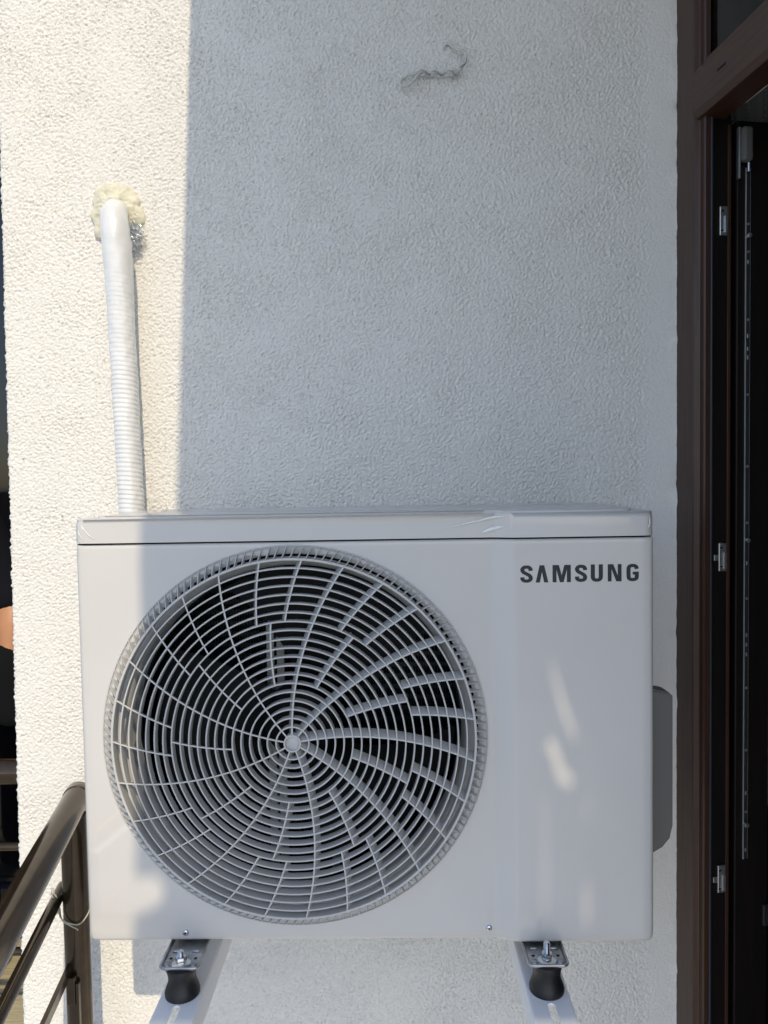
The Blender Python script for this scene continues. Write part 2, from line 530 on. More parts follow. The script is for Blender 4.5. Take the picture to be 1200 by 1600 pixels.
def build_front():
    st = 0.004
    nx = int(round((XR - XL) / st)) + 1
    nz = int(round((FZ1 - FZ0) / st)) + 1
    xs = np.linspace(XL, XR, nx); zs = np.linspace(FZ0, FZ1, nz)
    # tighten the outer rows for a crisp rounded edge
    def crisp(a):
        a = a.copy(); lo, hi = a[0], a[-1]
        a[1:5] = lo + np.array([0.0006, 0.0022, 0.0048, 0.0085]); a[-5:-1] = hi - np.array([0.0085, 0.0048, 0.0022, 0.0006])
        return a
    xs, zs = crisp(xs), crisp(zs)
    X, Z = np.meshgrid(xs, zs)
    rc = 0.012                                   # rounded lower corners
    er = 0.010                                   # edge radius
    cx = np.clip(X, XL + rc, XR - rc); cz = np.clip(Z, FZ0 + rc, None)
    dx, dz = X - cx, Z - cz
    L = np.sqrt(dx ** 2 + dz ** 2)
    k = np.where(L > rc, rc / np.maximum(L, 1e-9), 1.0)
    corner = (dz < 0) & (np.abs(dx) > 0)
    X = np.where(corner, cx + dx * k, X); Z = np.where(corner, cz + dz * k, Z)
    Lc = np.sqrt((X - cx) ** 2 + (Z - cz) ** 2)
    dist = np.where(corner, rc - Lc, np.minimum(np.minimum(X - XL, XR - X), Z - FZ0))
    topd = FZ1 - Z
    e = np.clip(er - dist, 0, er)
    edge = er - np.sqrt(np.maximum(er * er - e * e, 0))
    e2 = np.clip(0.004 - topd, 0, 0.004)
    edge2 = 0.004 - np.sqrt(np.maximum(0.004 ** 2 - e2 ** 2, 0))
    # shallow pressed facet in the lower left corner
    zl = 0.925 + (X + 0.478) * 0.80
    f1 = np.clip((X + 0.481) / 0.005, 0, 1); f2 = np.clip((zl - Z) / 0.006, 0, 1)
    fac = (f1 * f1 * (3 - 2 * f1)) * (f2 * f2 * (3 - 2 * f2)) * np.clip((-0.30 - X) / 0.08, 0, 1) * np.clip((Z - FZ0 - 0.02) / 0.03, 0, 1)
    wob = 0.0003 * np.sin(X * 9 + 1) * np.sin(Z * 7)
    Y = panel_y(X) + edge + edge2 - 0.0022 * fac + wob * (X < 0.14)
    V = np.stack([X, Y, Z], -1).reshape(-1, 3)
    i = np.arange(nz - 1)[:, None] * nx + np.arange(nx - 1)[None, :]
    F = np.stack([i, i + 1, i + 1 + nx, i + nx], -1).reshape(-1, 4)
    c = V[F].mean(1)
    keep = np.hypot(c[:, 0] - AX, c[:, 2] - AZ) > 0.2925
    F = F[keep]
    me = fast_mesh(V, F, 'front_panel')
    me.polygons.foreach_set('use_smooth', np.ones(len(me.polygons), dtype=bool))
    return obj('front_panel', me, M['paint'], ac)
build_front()

# cabinet shell: sides, bottom and back, open at the front
cab = bmesh.new()
bm_box(cab, XL, XL + 0.002, 1.138, 1.44, 0.780, 1.408)
bm_box(cab, XR - 0.002, XR, 1.130, 1.44, 0.780, 1.408)
bm_box(cab, XL + 0.003, XR - 0.003, 1.139, 1.44, 0.7755, 0.7785)
bm_box(cab, XL + 0.003, XR - 0.003, 1.436, 1.44, 0.781, 1.408)
bm_box(cab, XL + 0.003, XR - 0.003, 1.15, 1.435, 1.4005, 1.4035)
obj('cabinet', from_bm(cab), M['paint'], ac)
lin = bmesh.new()
for a in ((XL + 0.004, XL + 0.006, 1.19, 1.43, 0.79, 1.40), (0.142, 0.144, 1.19, 1.43, 0.79, 1.40),
          (XL + 0.006, 0.142, 1.19, 1.43, 0.790, 0.792), (XL + 0.006, 0.142, 1.19, 1.43, 1.396, 1.398),
          (XL + 0.006, 0.142, 1.425, 1.430, 0.79, 1.40)):
    bm_box(lin, *a)
obj('inner_lining', from_bm(lin), M['black'], ac)
# black rings round the fan opening; the first added to darken the rim gaps
obj('dark_ring', lathe_y([(0.276, 1.152), (0.306, 1.1525)], 72, AX, AZ), M['black'], ac)
obj('dark_ring', lathe_y([(0.262, 1.196), (0.302, 1.197)], 72, AX, AZ), M['black'], ac)

# lid with rounded corners, following the step of the front
def lid_outline(o=0.0):
    pts = []
    def arc(cx, cy, r, a0, a1, n=7):
        for k in range(n):
            a = R(a0 + (a1 - a0) * k / (n - 1))
            pts.append((cx + r * math.cos(a), cy + r * math.sin(a)))
    arc(XL + 0.016, 1.128 + 0.016, 0.017 + o, 180, 270)
    for k in range(9):
        t = k / 8
        x = 0.149 + 0.032 * t
        pts.append((x, float(panel_y(np.array(x))) - 0.003 - o))
    arc(XR - 0.016, 1.118 + 0.016, 0.017 + o, 270, 360)
    arc(XR - 0.05, 1.445 - 0.05, 0.05 + o, 0, 90, 9)
    arc(XL + 0.05, 1.445 - 0.05, 0.05 + o, 90, 180, 9)
    return pts
lid = obj('lid', prism(lid_outline(), 1.4092, 1.4460, 0.009, 5), M['paint'], ac, 60)
obj('lid_crown', prism([(-0.051 + (x + 0.051) * 0.945, 1.287 + (y - 1.287) * 0.84) for x, y in lid_outline()], 1.4455, 1.4500, 0.0042, 4), M['paint'], ac, 60)
# black strip standing in for shade in the seam under the lid
obj('seam_shade', box(XL + 0.008, XR - 0.008, 1.141, 1.43, 1.404, 1.4110), M['black'], ac)

# ---- fan grille
def yf(r):
    return 1.100 + 0.010 * (r / 0.28) ** 2
gr = obj('fan_grille', lathe_y([(0.2985, 1.1335), (0.2985, 1.1275), (0.2993, 1.1266), (0.3004, 1.1275), (0.3010, 1.1335)], 192, AX, AZ, closed=True), M['grille'], ac, 35)
for k in range(20):
    r = 0.025 + k * 0.01342
    y = yf(r)
    w = 0.00125 if k < 19 else 0.0019
    dep = 0.015 if k < 19 else 0.019
    prof = [(r - w * 0.75, y + dep), (r - w, y + 0.0008), (r - w * 0.5, y), (r + w * 0.5, y), (r + w, y + 0.0008), (r + w * 0.75, y + dep)]
    obj('ring', lathe_y(prof, 64 + 6 * k, AX, AZ, closed=True), M['grille'], gr, 30)
def spoke(th, r0, r1):
    n = max(4, int((r1 - r0) / 0.012))
    V, F = [], []
    for i in range(n + 1):
        r = r0 + (r1 - r0) * i / n
        a = R(th - 17.2 * (r - 0.025) / 0.255)
        da = R(-17.2 / 0.255)
        er_, et = Vector((math.cos(a), 0, math.sin(a))), Vector((-math.sin(a), 0, math.cos(a)))
        # tangent normal to the swirl
        tng = (er_ + et * r * da).normalized()
        nrm = Vector((-tng.z, 0, tng.x))
        c = Vector((AX, 0, AZ)) + er_ * r
        y = yf(r) + 0.0007
        for off, dy in ((-0.0011, 0.0), (0.0011, 0.0), (0.0011 + 0.0062, 0.0195), (-0.0009 + 0.0062, 0.0195)):
            V.append(c + nrm * off + Vector((0, y + dy, 0)))
    for i in range(n):
        for k in range(4):
            F.append((i * 4 + k, i * 4 + (k + 1) % 4, (i + 1) * 4 + (k + 1) % 4, (i + 1) * 4 + k))
    F.append((3, 2, 1, 0)); F.append((n * 4, n * 4 + 1, n * 4 + 2, n * 4 + 3))
    bm = bmesh.new(); bm.from_mesh(mesh(V, F))
    return from_bm(bm)
for j in range(9):
    th = 90 + 40 * j
    obj('spoke', spoke(th, 0.0125, 0.2800), M['grille'], gr, 30)
    obj('spoke', spoke(th - 20, 0.0925, 0.1860), M['grille'], gr, 30)
    for q in (13.33, 26.67):
        obj('spoke', spoke(th - q, 0.1862, 0.2800), M['grille'], gr, 30)
obj('hub', lathe_y([(0.0005, 1.1030), (0.0085, 1.1032), (0.0102, 1.1042), (0.0108, 1.1035), (0.0112, 1.0985), (0.0132, 1.0985), (0.0136, 1.0995), (0.0135, 1.114), (0.0005, 1.114)], 40, AX, AZ), M['grille'], gr, 35)
# side wall of the basket: a slanted fin every 2.5 degrees between the base ring and the front ring
TO = -0.0075
fin_me = mesh([(0.2812, -0.0007, 1.1085), (0.2812, 0.0007, 1.1085), (0.2996, TO + 0.0007, 1.1272), (0.2996, TO - 0.0007, 1.1272),
               (0.2812, -0.0007, 1.1300), (0.2812, 0.0007, 1.1300), (0.2996, TO + 0.0007, 1.1310), (0.2996, TO - 0.0007, 1.1310)],
              [(0, 1, 2, 3), (4, 7, 6, 5), (0, 3, 7, 4), (1, 5, 6, 2), (0, 4, 5, 1), (3, 2, 6, 7)])
for v in fin_me.vertices:                      # stored as (radial, tangential, y): turn to x, y, z
    a = v.co.copy(); v.co = (a.x, a.z, a.y)
for k in range(144):
    f = obj('fin', fin_me, M['grille'], gr)
    f.rotation_euler = (0, -2 * math.pi * k / 144, 0)
    f.location = (AX, 0, AZ)
obj('skirt', lathe_y([(0.2985, 1.1290), (0.2868, 1.1330), (0.2860, 1.1342), (0.2985, 1.1310)], 160, AX, AZ, closed=True), M['grille'], gr, 35)
# bell mouth behind the grille
obj('bell_mouth', lathe_y([(0.2822, 1.1360), (0.2780, 1.1375), (0.2700, 1.1450), (0.2660, 1.1580), (0.2650, 1.1950), (0.2670, 1.1950), (0.2690, 1.1600), (0.2740, 1.1470), (0.2800, 1.1400), (0.2822, 1.1368)], 160, AX, AZ, closed=True), M['grille'], ac, 50)

# ---- fan, motor and coil inside
fan = obj('fan', lathe_y([(0.0005, 1.185), (0.045, 1.186), (0.058, 1.193), (0.060, 1.25), (0.0005, 1.25)], 40, AX, AZ), M['black'], ac, 40)
def blade(a0):
    V, F = [], []
    nr_, nt = 8, 14
    for i in range(nr_ + 1):
        r = 0.055 + (0.255 - 0.055) * i / nr_
        span = R(62 + 22 * (i / nr_) ** 0.6)
        for k in range(nt + 1):
            t = k / nt
            a = R(a0) + (t - 0.5) * span + R(18) * (i / nr_)
            y = 1.262 - 0.060 * t + 0.010 * math.sin(math.pi * t)
            V.append((AX + r * math.cos(a), y, AZ + r * math.sin(a)))
    for i in range(nr_):
        for k in range(nt):
            q = i * (nt + 1) + k
            F.append((q, q + 1, q + nt + 2, q + nt + 1))
    n0 = len(V)
    V += [(x, y + 0.003, z) for x, y, z in V]
    F += [tuple(n0 + i for i in f[::-1]) for f in F]
    return mesh(V, F)
for a0 in (178, 298, 58):
    obj('blade', blade(a0), M['black'], fan, 60)
br = bmesh.new()
bm_box(br, -0.232, -0.219, 1.300, 1.312, 0.80, 1.39)
bm_box(br, -0.214, -0.201, 1.300, 1.312, 0.80, 1.39)
bm_box(br, -0.122, -0.109, 1.300, 1.312, 0.80, 1.39)
bm_box(br, -0.225, -0.11, 1.296, 1.300, 1.06, 1.14)
obj('motor_bracket', from_bm(br), M['grey_bracket'], ac)
obj('motor', lathe_y([(0.0005, 1.262), (0.05, 1.263), (0.054, 1.275), (0.054, 1.295), (0.0005, 1.295)], 36, AX, AZ), M['grey_bracket'], ac, 40)
cl = bmesh.new()
for k in range(28):
    z = 0.80 + k * 0.0212
    bm_box(cl, XL + 0.01, 0.14, 1.408, 1.418, z, z + 0.0085)
for k in range(120):
    x = XL + 0.012 + k * 0.0052
    bm_box(cl, x, x + 0.0012, 1.402, 1.424, 0.795, 1.393)
o = obj('coil', from_bm(cl), M['coil'], ac); o['kind'] = 'stuff'

# ---- screws, feet, lettering, cover, film
def screw(x, z, y):
    s = obj('screw', lathe_y([(0.0003, y - 0.0026), (0.0028, y - 0.0026), (0.0044, y - 0.0016), (0.0052, y - 0.0003), (0.0052, y + 0.002)], 20, x, z), M['zinc'], ac, 40)
    obj('cross_slot', mesh_cross(x, z, y - 0.0029), M['black'], s)
def mesh_cross(x, z, y):
    bm = bmesh.new()
    bm_box(bm, x - 0.0021, x + 0.0021, y - 0.0002, y + 0.0004, z - 0.0005, z + 0.0005)
    bm_box(bm, x - 0.0005, x + 0.0005, y - 0.00025, y + 0.0003, z - 0.0021, z + 0.0021)
    return from_bm(bm)
screw(-0.3408, 0.7899, 1.1300)
screw(0.1384, 0.7931, 1.1300)

def foot(xc, yb, ytop):
    """pressed galvanised foot bar sticking out under the front edge"""
    z = 0.7685
    pts = []
    w, y0, y1 = 0.0295, 1.074, 1.42
    for cx, cy, a0 in ((xc - w + 0.008, y0 + 0.008, 180), (xc + w - 0.008, y0 + 0.008, 270)):
        for k in range(6):
            a = R(a0 + 90 * k / 5)
            pts.append((cx + 0.008 * math.cos(a), cy + 0.008 * math.sin(a)))
    pts += [(xc + w, y1), (xc - w, y1)]
    f = obj('foot', prism(pts, z - 0.0025, z, 0.0008, 2, True), M['galv'], ac, 40)
    # upturned lip along the free edges
    lip = [(x, y, z + 0.001) for x, y in pts[:-2]]
    lip = [(xc - w, 1.20, z + 0.001)] + lip + [(xc + w, 1.20, z + 0.001)]
    obj('lip', tube(lip, 0.0022, 8), M['galv'], f, 60)
    for sx in (-1, 1):
        obj('dimple', lathe_z([(0.0062, z), (0.0058, z + 0.0014), (0.0040, z + 0.0026), (0.0005, z + 0.003)], 16, xc + sx * 0.0195, 1.0835, False), M['galv'], f, 60)
        obj('dimple', box(xc + sx * 0.015 - 0.006, xc + sx * 0.015 + 0.006, 1.113, 1.119, z, z + 0.0025, 0.001), M['galv'], f, 60)
        obj('hole', lathe_z([(0.0026, z + 0.0003), (0.0001, z + 0.0003)], 14, xc + sx * 0.019, 1.0985, False), M['black'], f)
    b = obj('bolt', None_stud(xc, yb, ytop), M['zinc'], ac, 40)
    obj('washer', lathe_z([(0.0145, z), (0.0145, z + 0.0012), (0.011, z + 0.0030), (0.006, z + 0.0034)], 28, xc, yb, False), M['zinc'], b, 40)
    hx = [(xc + 0.0086 * math.cos(R(60 * k + 12)), yb + 0.0086 * math.sin(R(60 * k + 12))) for k in range(6)]
    obj('nut', prism(hx, z + 0.0035, z + 0.0115, 0.0008, 1), M['zinc'], b, 30)
    return f
def None_stud(xc, yb, ztop):
    prof = []
    z = 0.74
    while z < ztop - 0.001:
        prof += [(0.0049, z), (0.0042, z + 0.0007)]
        z += 0.0014
    prof += [(0.0044, ztop - 0.0008), (0.0036, ztop), (0.0003, ztop)]
    return lathe_z(prof, 18, xc, yb, False)
foot(-0.336, 1.087, 0.7885)
foot(0.2205, 1.089, 0.7965)

# lettering
def letters():
    V, F = [], []
    S = 0.0003217
    X0, Z0, Y = 0.1903, 1.3399, 1.1176
    def poly(pts, ox):
        b = len(V)
        V.extend([(X0 + (ox + x) * S, Y, Z0 + y * S) for x, y in pts]); F.append(tuple(range(b, b + len(pts))))
    def strip(pts, ox, wv=9.8, wh=7.8, n=6):
        P = catmull([(x, y, 0) for x, y in pts], n)
        b = len(V)
        for i, p in enumerate(P):
            t = (P[min(i + 1, len(P) - 1)] - P[max(i - 1, 0)]).normalized()
            nx_, ny_ = -t.y, t.x
            w = math.hypot(nx_ * wv, ny_ * wh)
            for sgn in (1, -1):
                V.append((X0 + (ox + p.x + sgn * nx_ * w) * S, Y, Z0 + (p.y + sgn * ny_ * w) * S))
        for i in range(len(P) - 1):
            F.append((b + 2 * i, b + 2 * i + 1, b + 2 * i + 3, b + 2 * i + 2))
    sp = [(48.5, 56), (47.5, 65), (40, 72.5), (29, 74.3), (18, 72.5), (10.5, 65), (10.5, 57), (16, 49), (28, 42.5), (41, 35), (48, 26.5), (47.5, 16), (40, 9.5), (29, 7.7), (18, 9.5), (10.3, 16.5), (9.7, 26)]
    strip(sp, 0)
    poly([(0, 0), (19, 82), (41, 82), (60, 0), (40, 0), (30, 50), (20, 0)], 72)
    poly([(0, 0), (0, 82), (30, 82), (43, 33), (56, 82), (86, 82), (86, 0), (67.5, 0), (67.5, 60), (52, 0), (34, 0), (18.5, 60), (18.5, 0)], 152)
    strip([(x * 0.97, y) for x, y in sp], 258)
    strip([(9.8, 82), (9.8, 60), (9.8, 26), (12, 15), (20, 8.6), (28.5, 7.8), (37, 8.6), (45, 15), (47.2, 26), (47.2, 60), (47.2, 82)], 332)
    poly([(0, 0), (0, 82), (26, 82), (47, 28), (47, 82), (65, 82), (65, 0), (40, 0), (18, 58), (18, 0)], 412)
    strip([(48, 58), (46, 67), (39, 73), (29, 74.3), (19, 73), (12, 67), (9.8, 56), (9.8, 26), (12, 15), (19, 9), (29, 7.7), (39, 9), (46, 14), (48.2, 22), (48.2, 31)], 500)
    poly([(29, 31), (29, 45), (58, 45), (58, 31)], 500)
    return mesh(V, F)
obj('lettering', letters(), M['logo'], ac)

# valve cover on the right side of the cabinet
cv = bmesh.new()
prof = [(0.394, 1.152), (0.451, 1.140), (0.457, 1.134), (0.457, 0.915), (0.452, 0.893), (0.440, 0.878), (0.420, 0.866), (0.394, 0.858)]
a = [cv.verts.new((x, 1.21, z)) for x, z in prof]; b = [cv.verts.new((x - (0.002 if x > 0.4 else 0), 1.245, z)) for x, z in prof]
cv.faces.new(a); cv.faces.new(b[::-1])
for i in range(len(prof)):
    j = (i + 1) % len(prof)
    cv.faces.new((a[i], b[i], b[j], a[j]))
bmesh.ops.recalc_face_normals(cv, faces=cv.faces)
bmesh.ops.bevel(cv, geom=[e for e in cv.edges if all(abs(v.co.y - 1.21) < 1e-4 for v in e.verts)], offset=0.003, segments=2, affect='EDGES')
obj('valve_cover', from_bm(cv), M['cover'], ac, 40)

# creases of the lid's clear film, their bright glints put in as white
def crease(pts, w, h):
    P = catmull(pts, 8)
    V, F = [], []
    for i, p in enumerate(P):
        t = (P[min(i + 1, len(P) - 1)] - P[max(i - 1, 0)]).normalized()
        up = Vector((0, -1, 0))
        sd_ = t.cross(up).normalized()
        k = math.sin(math.pi * min(1, max(0, i / (len(P) - 1)))) ** 0.6 * (1 + 0.5 * vnoise(i * 0.4, w * 900, 0))
        V += [p - sd_ * w * k, p + up * h * k + sd_ * w * 0.3 * k, p + sd_ * w * k]
    for i in range(len(P) - 1):
        for c in (0, 1):
            F.append((i * 3 + c, i * 3 + c + 1, (i + 1) * 3 + c + 1, (i + 1) * 3 + c))
    return mesh(V, F)
FY = 1.1262
for pts, w, h in (
        ([(0.076, FY, 1.4245), (0.094, FY, 1.4275), (0.118, FY - .001, 1.4330), (0.146, FY - .002, 1.4385), (0.158, FY - .004, 1.4400)], 0.0011, 0.0018),
        ([(0.124, FY - .0005, 1.4330), (0.138, FY - .001, 1.4375), (0.152, FY - .003, 1.4405), (0.170, FY - .0075, 1.4415)], 0.0019, 0.0022),
        ([(0.134, FY - .0005, 1.4170), (0.143, FY - .001, 1.4205), (0.156, FY - .003, 1.4240), (0.166, FY - .006, 1.4260)], 0.0024, 0.0020),
        ([(0.176, FY - .0085, 1.4170), (0.1775, FY - .009, 1.4290), (0.1780, FY - .009, 1.4400)], 0.0005, 0.0012),
        ([(-0.484, FY + .0005, 1.4385), (-0.479, FY, 1.4310), (-0.471, FY, 1.4220), (-0.462, FY, 1.4150)], 0.0010, 0.0014),
        ([(-0.488, FY + .001, 1.4310), (-0.486, FY, 1.4230), (-0.480, FY, 1.4150)], 0.0008, 0.0010),
        ([(0.384, FY - .0105, 1.4380), (0.386, FY - .0100, 1.4300), (0.383, FY - .0108, 1.4200)], 0.0008, 0.0012)):
    obj('film_crease', crease(pts, w, h), M['film'], ac, 180)

# ================================================================ BRACKETS AND RUBBER MOUNTS
def bracket(xc, label, s):
    t = thing('wall_bracket', label, 'bracket', (xc, 0, 0), 0, 'brackets under the air conditioner')
    zt = 0.7205
    w = 0.0325
    # top plate with a slot
    bm = bmesh.new()
    y0, y1, sy0, sy1, sw = 0.955, 1.535, 1.004, 1.062, 0.0058
    slot = []
    for k in range(9):
        a = math.pi * k / 8; slot.append((sw * math.cos(a), sy1 - sw + sw * math.sin(a)))
    for k in range(9):
        a = math.pi + math.pi * k / 8; slot.append((sw * math.cos(a), sy0 + sw + sw * math.sin(a)))
    es = []
    for loop in ([(-w + 0.004, y0), (w - 0.004, y0), (w - 0.004, y1), (-w + 0.004, y1)], slot):
        vs = [bm.verts.new((x, y, zt)) for x, y in loop]
        for i in range(len(vs)):
            es.append(bm.edges.new((vs[i], vs[(i + 1) % len(vs)])))
    fill = bmesh.ops.triangle_fill(bm, edges=es, use_beauty=True)
    ext = bmesh.ops.extrude_face_region(bm, geom=list(bm.faces))
    for v in ext['geom']:
        if isinstance(v, bmesh.types.BMVert):
            v.co.z -= 0.003
    obj('arm', from_bm(bm), M['white_metal'], t)
    for sgn in (-1, 1):
        sd_ = bmesh.new()
        prof_ = [(sgn * (w - 0.0041), zt), (sgn * (w - 0.0012), zt - 0.0008), (sgn * w, zt - 0.004), (sgn * w, zt - 0.042),
                 (sgn * (w - 0.003), zt - 0.042), (sgn * (w - 0.003), zt - 0.004), (sgn * (w - 0.0041), zt - 0.003)]
        A = [sd_.verts.new((x, y0, z)) for x, z in prof_]; B = [sd_.verts.new((x, y1, z)) for x, z in prof_]
        sd_.faces.new(A); sd_.faces.new(B[::-1])
        for i in range(len(prof_)):
            j = (i + 1) % len(prof_)
            sd_.faces.new((A[i], B[i], B[j], A[j]))
        obj('flange', from_bm(sd_), M['white_metal'], t, 50)
    obj('wall_plate', box(-0.022, 0.022, 1.536, 1.556, 0.52, 0.80, 0.002), M['white_metal'], t)
    return t
bracket(-0.336, 'white slotted steel bracket arm under the left foot of the air conditioner', -1)
bracket(0.2205, 'white slotted steel bracket arm under the right foot of the air conditioner', 1)

def rubber(xc, yc, label):
    prof = [(0.0238, 0.7655), (0.0240, 0.7620), (0.0222, 0.7565), (0.0208, 0.7500), (0.0208, 0.7440), (0.0222, 0.7375), (0.0248, 0.7310), (0.0264, 0.7260), (0.0262, 0.7210)]
    o = obj('rubber_mount', lathe_z(prof, 40, xc, yc), M['rubber'], None, 60)
    return tag(o, label, 'rubber mount', 'rubber mounts under the air conditioner')
rubber(-0.336, 1.090, 'black rubber vibration mount on the left bracket arm')
rubber(0.2205, 1.092, 'black rubber vibration mount on the right bracket arm')

# ================================================================ PIPE, PUTTY, FOIL, CORD
pp = catmull([(-0.566, 1.575, 2.066), (-0.564, 1.545, 2.064), (-0.559, 1.515, 2.050), (-0.5535, 1.4985, 2.018), (-0.5490, 1.4960, 1.965),
              (-0.5475, 1.4970, 1.90), (-0.5462, 1.4985, 1.8325), (-0.5440, 1.5, 1.74), (-0.5420, 1.5, 1.6388), (-0.5395, 1.5, 1.53), (-0.5379, 1.5, 1.436), (-0.536, 1.5, 1.30), (-0.53, 1.5, 1.15)], 56)
cum = [0.0]
for i in range(1, len(pp)):
    cum.append(cum[-1] + (pp[i] - pp[i - 1]).length)
def pipe_r(i, a):
    s = cum[i]
    base = np.interp(s, [0, 0.04, 0.09, 0.16, 0.26, 0.45, 0.66, 1.0], [0.020, 0.0245, 0.0280, 0.0290, 0.0262, 0.0258, 0.0250, 0.0245])
    amt = np.interp(s, [0.16, 0.34, 0.42], [0.10, 0.45, 1.0])
    pitch = 0.0092
    ph = ((s + 0.004 * math.sin(a + 0.8) + 0.0016 * vnoise(s * 9, 0, 0)) / pitch) % 1.0
    saw = (ph ** 0.6) * (1 - max(0, (ph - 0.82) / 0.18))
    side = 0.55 + 0.45 * math.cos(a)          # wrinkles gather on one side of the bend
    rib = 0.0022 * amt * (saw - 0.5) * (0.6 + 0.4 * side)
    lump = 0.0014 * vnoise(s * 16, math.cos(a) * 1.4, math.sin(a) * 1.4, 2) + 0.0010 * vnoise(s * 60, math.cos(a) * 3, math.sin(a) * 3, 5)
    return base + rib + lump
pipe = obj('insulated_pipe', tube(pp, pipe_r, 36), M['vinyl'], None, 180)
tag(pipe, 'white tape wrapped refrigerant pipe running down the wall behind the unit', 'pipe')

def build_putty():
    V, F = [], []
    na, nr_ = 96, 24
    cx, cz = -0.571, 2.078
    for i in range(nr_ + 1):
        t = i / nr_
        for k in range(na):
            a = 2 * math.pi * k / na
            ca, sa = math.cos(a), math.sin(a)
            rr = 0.0545 * (1 + 0.20 * vnoise(ca * 1.6, sa * 1.6, 0, 3) + 0.12 * vnoise(ca * 3.4, sa * 3.4, 0, 8) + 0.05 * vnoise(ca * 9, sa * 9, 0, 2))
            if sa < 0:
                rr *= 1 + 0.22 * max(0, math.cos(a - R(305))) ** 3 + 0.42 * max(0, math.cos(a - R(243))) ** 6
            r = rr * t
            h = 0.013 * (1 - t ** 2.6) + 0.004
            h *= 1 + 0.40 * vnoise(ca * r * 60, sa * r * 60, 1, 4) + 0.22 * vnoise(ca * r * 170, sa * r * 170, 1, 6)
            if i == nr_:
                h = -0.004
            V.append((cx + r * ca, WALL_Y - h, cz + r * sa))
    for i in range(nr_):
        for k in range(na):
            F.append((i * na + k, i * na + (k + 1) % na, (i + 1) * na + (k + 1) % na, (i + 1) * na + k))
    bm = bmesh.new(); bm.from_mesh(mesh(V, F)); bmesh.ops.remove_doubles(bm, verts=bm.verts, dist=1e-5)
    o = obj('putty_seal', from_bm(bm), M['putty'], None, 180)
    return tag(o, 'lumpy cream putty seal around the pipe hole in the wall', 'putty')
build_putty()

def build_foil():
    V, F = [], []
    r2 = random.Random(5)
    for k in range(900):
        c = Vector((-0.5285 + r2.gauss(0, 0.0075), 1.538 + r2.uniform(-0.014, 0.014), 2.016 + r2.gauss(0, 0.0125)))
        d = Vector((r2.uniform(-0.2, 1), r2.uniform(-1, 0.4), r2.uniform(-1, 0.7))).normalized()
        e = d.cross(Vector((r2.uniform(-1, 1), r2.uniform(-1, 1), r2.uniform(-1, 1)))).normalized()
        L_, W_ = r2.uniform(0.003, 0.009), r2.uniform(0.0004, 0.0012)
        b = len(V)
        V += [c - d * L_ * 0.5 - e * W_, c - d * L_ * 0.5 + e * W_, c + d * L_ * 0.5 + e * W_ * 0.4, c + d * L_ * 0.5 - e * W_ * 0.4]
        F.append((b, b + 1, b + 2, b + 3))
    o = obj('foil_shreds', mesh(V, F), M['foil'])
    return tag(o, 'tuft of shiny shredded foil beside the top of the pipe', 'foil')
build_foil()

def build_cord():
    t = thing('old_cord', 'short twisted grey cord with a loop hanging from the wall near the top', 'cord', (0, 0, 0))
    Y = WALL_Y
    main = [(0.122, Y + .003, 2.397), (0.1295, Y - .005, 2.392), (0.137, Y - .011, 2.381), (0.150, Y - .015, 2.374), (0.1605, Y - .018, 2.366), (0.1600, Y - .019, 2.352), (0.1530, Y - .018, 2.338), (0.143, Y - .017, 2.3285),
            (0.134, Y - .016, 2.3275), (0.120, Y - .014, 2.3310), (0.105, Y - .013, 2.3290), (0.092, Y - .013, 2.3315), (0.080, Y - .014, 2.3315), (0.068, Y - .016, 2.3310), (0.054, Y - .017, 2.3150), (0.043, Y - .016, 2.3060), (0.034, Y - .015, 2.3040), (0.0262, Y - .013, 2.3105),
            (0.0320, Y - .012, 2.3215), (0.045, Y - .011, 2.3290), (0.060, Y - .010, 2.3330), (0.075, Y - .010, 2.3345), (0.088, Y - .009, 2.3330)]
    P = catmull(main, 7)
    obj('strand', tube([p + Vector((0, 0.0006 * math.sin(i * 0.8), 0.0006 * math.cos(i * 0.8))) for i, p in enumerate(P)], 0.0025, 10), M['cord'], t, 180)
    # a second strand wound round the middle stretch
    Q = P[30:93]
    obj('strand', tube([p + Vector((0.0012 * math.sin(i * 0.5), 0.0030 * math.sin(i * 0.42), 0.0036 * math.cos(i * 0.42))) for i, p in enumerate(Q)], 0.0020, 10), M['cord2'], t, 180)
    obj('strand', tube(catmull([(0.1245, Y + .001, 2.394), (0.1185, Y - .004, 2.388), (0.1165, Y + .002, 2.382)], 6), 0.0018, 6), M['cord'], t, 180)
    kn = bmesh.new()
    bmesh.ops.create_icosphere(kn, subdivisions=3, radius=1.0)
    for v in kn.verts:
        k = 1 + 0.35 * vnoise(v.co.x * 2, v.co.y * 2, v.co.z * 2, 9)
        v.co = Vector((0.141 + v.co.x * 0.0075 * k, Y - 0.014 + v.co.y * 0.007 * k, 2.330 + v.co.z * 0.0058 * k))
    obj('paint_lump', from_bm(kn), M['cord'], t, 180)
    return t
build_cord()

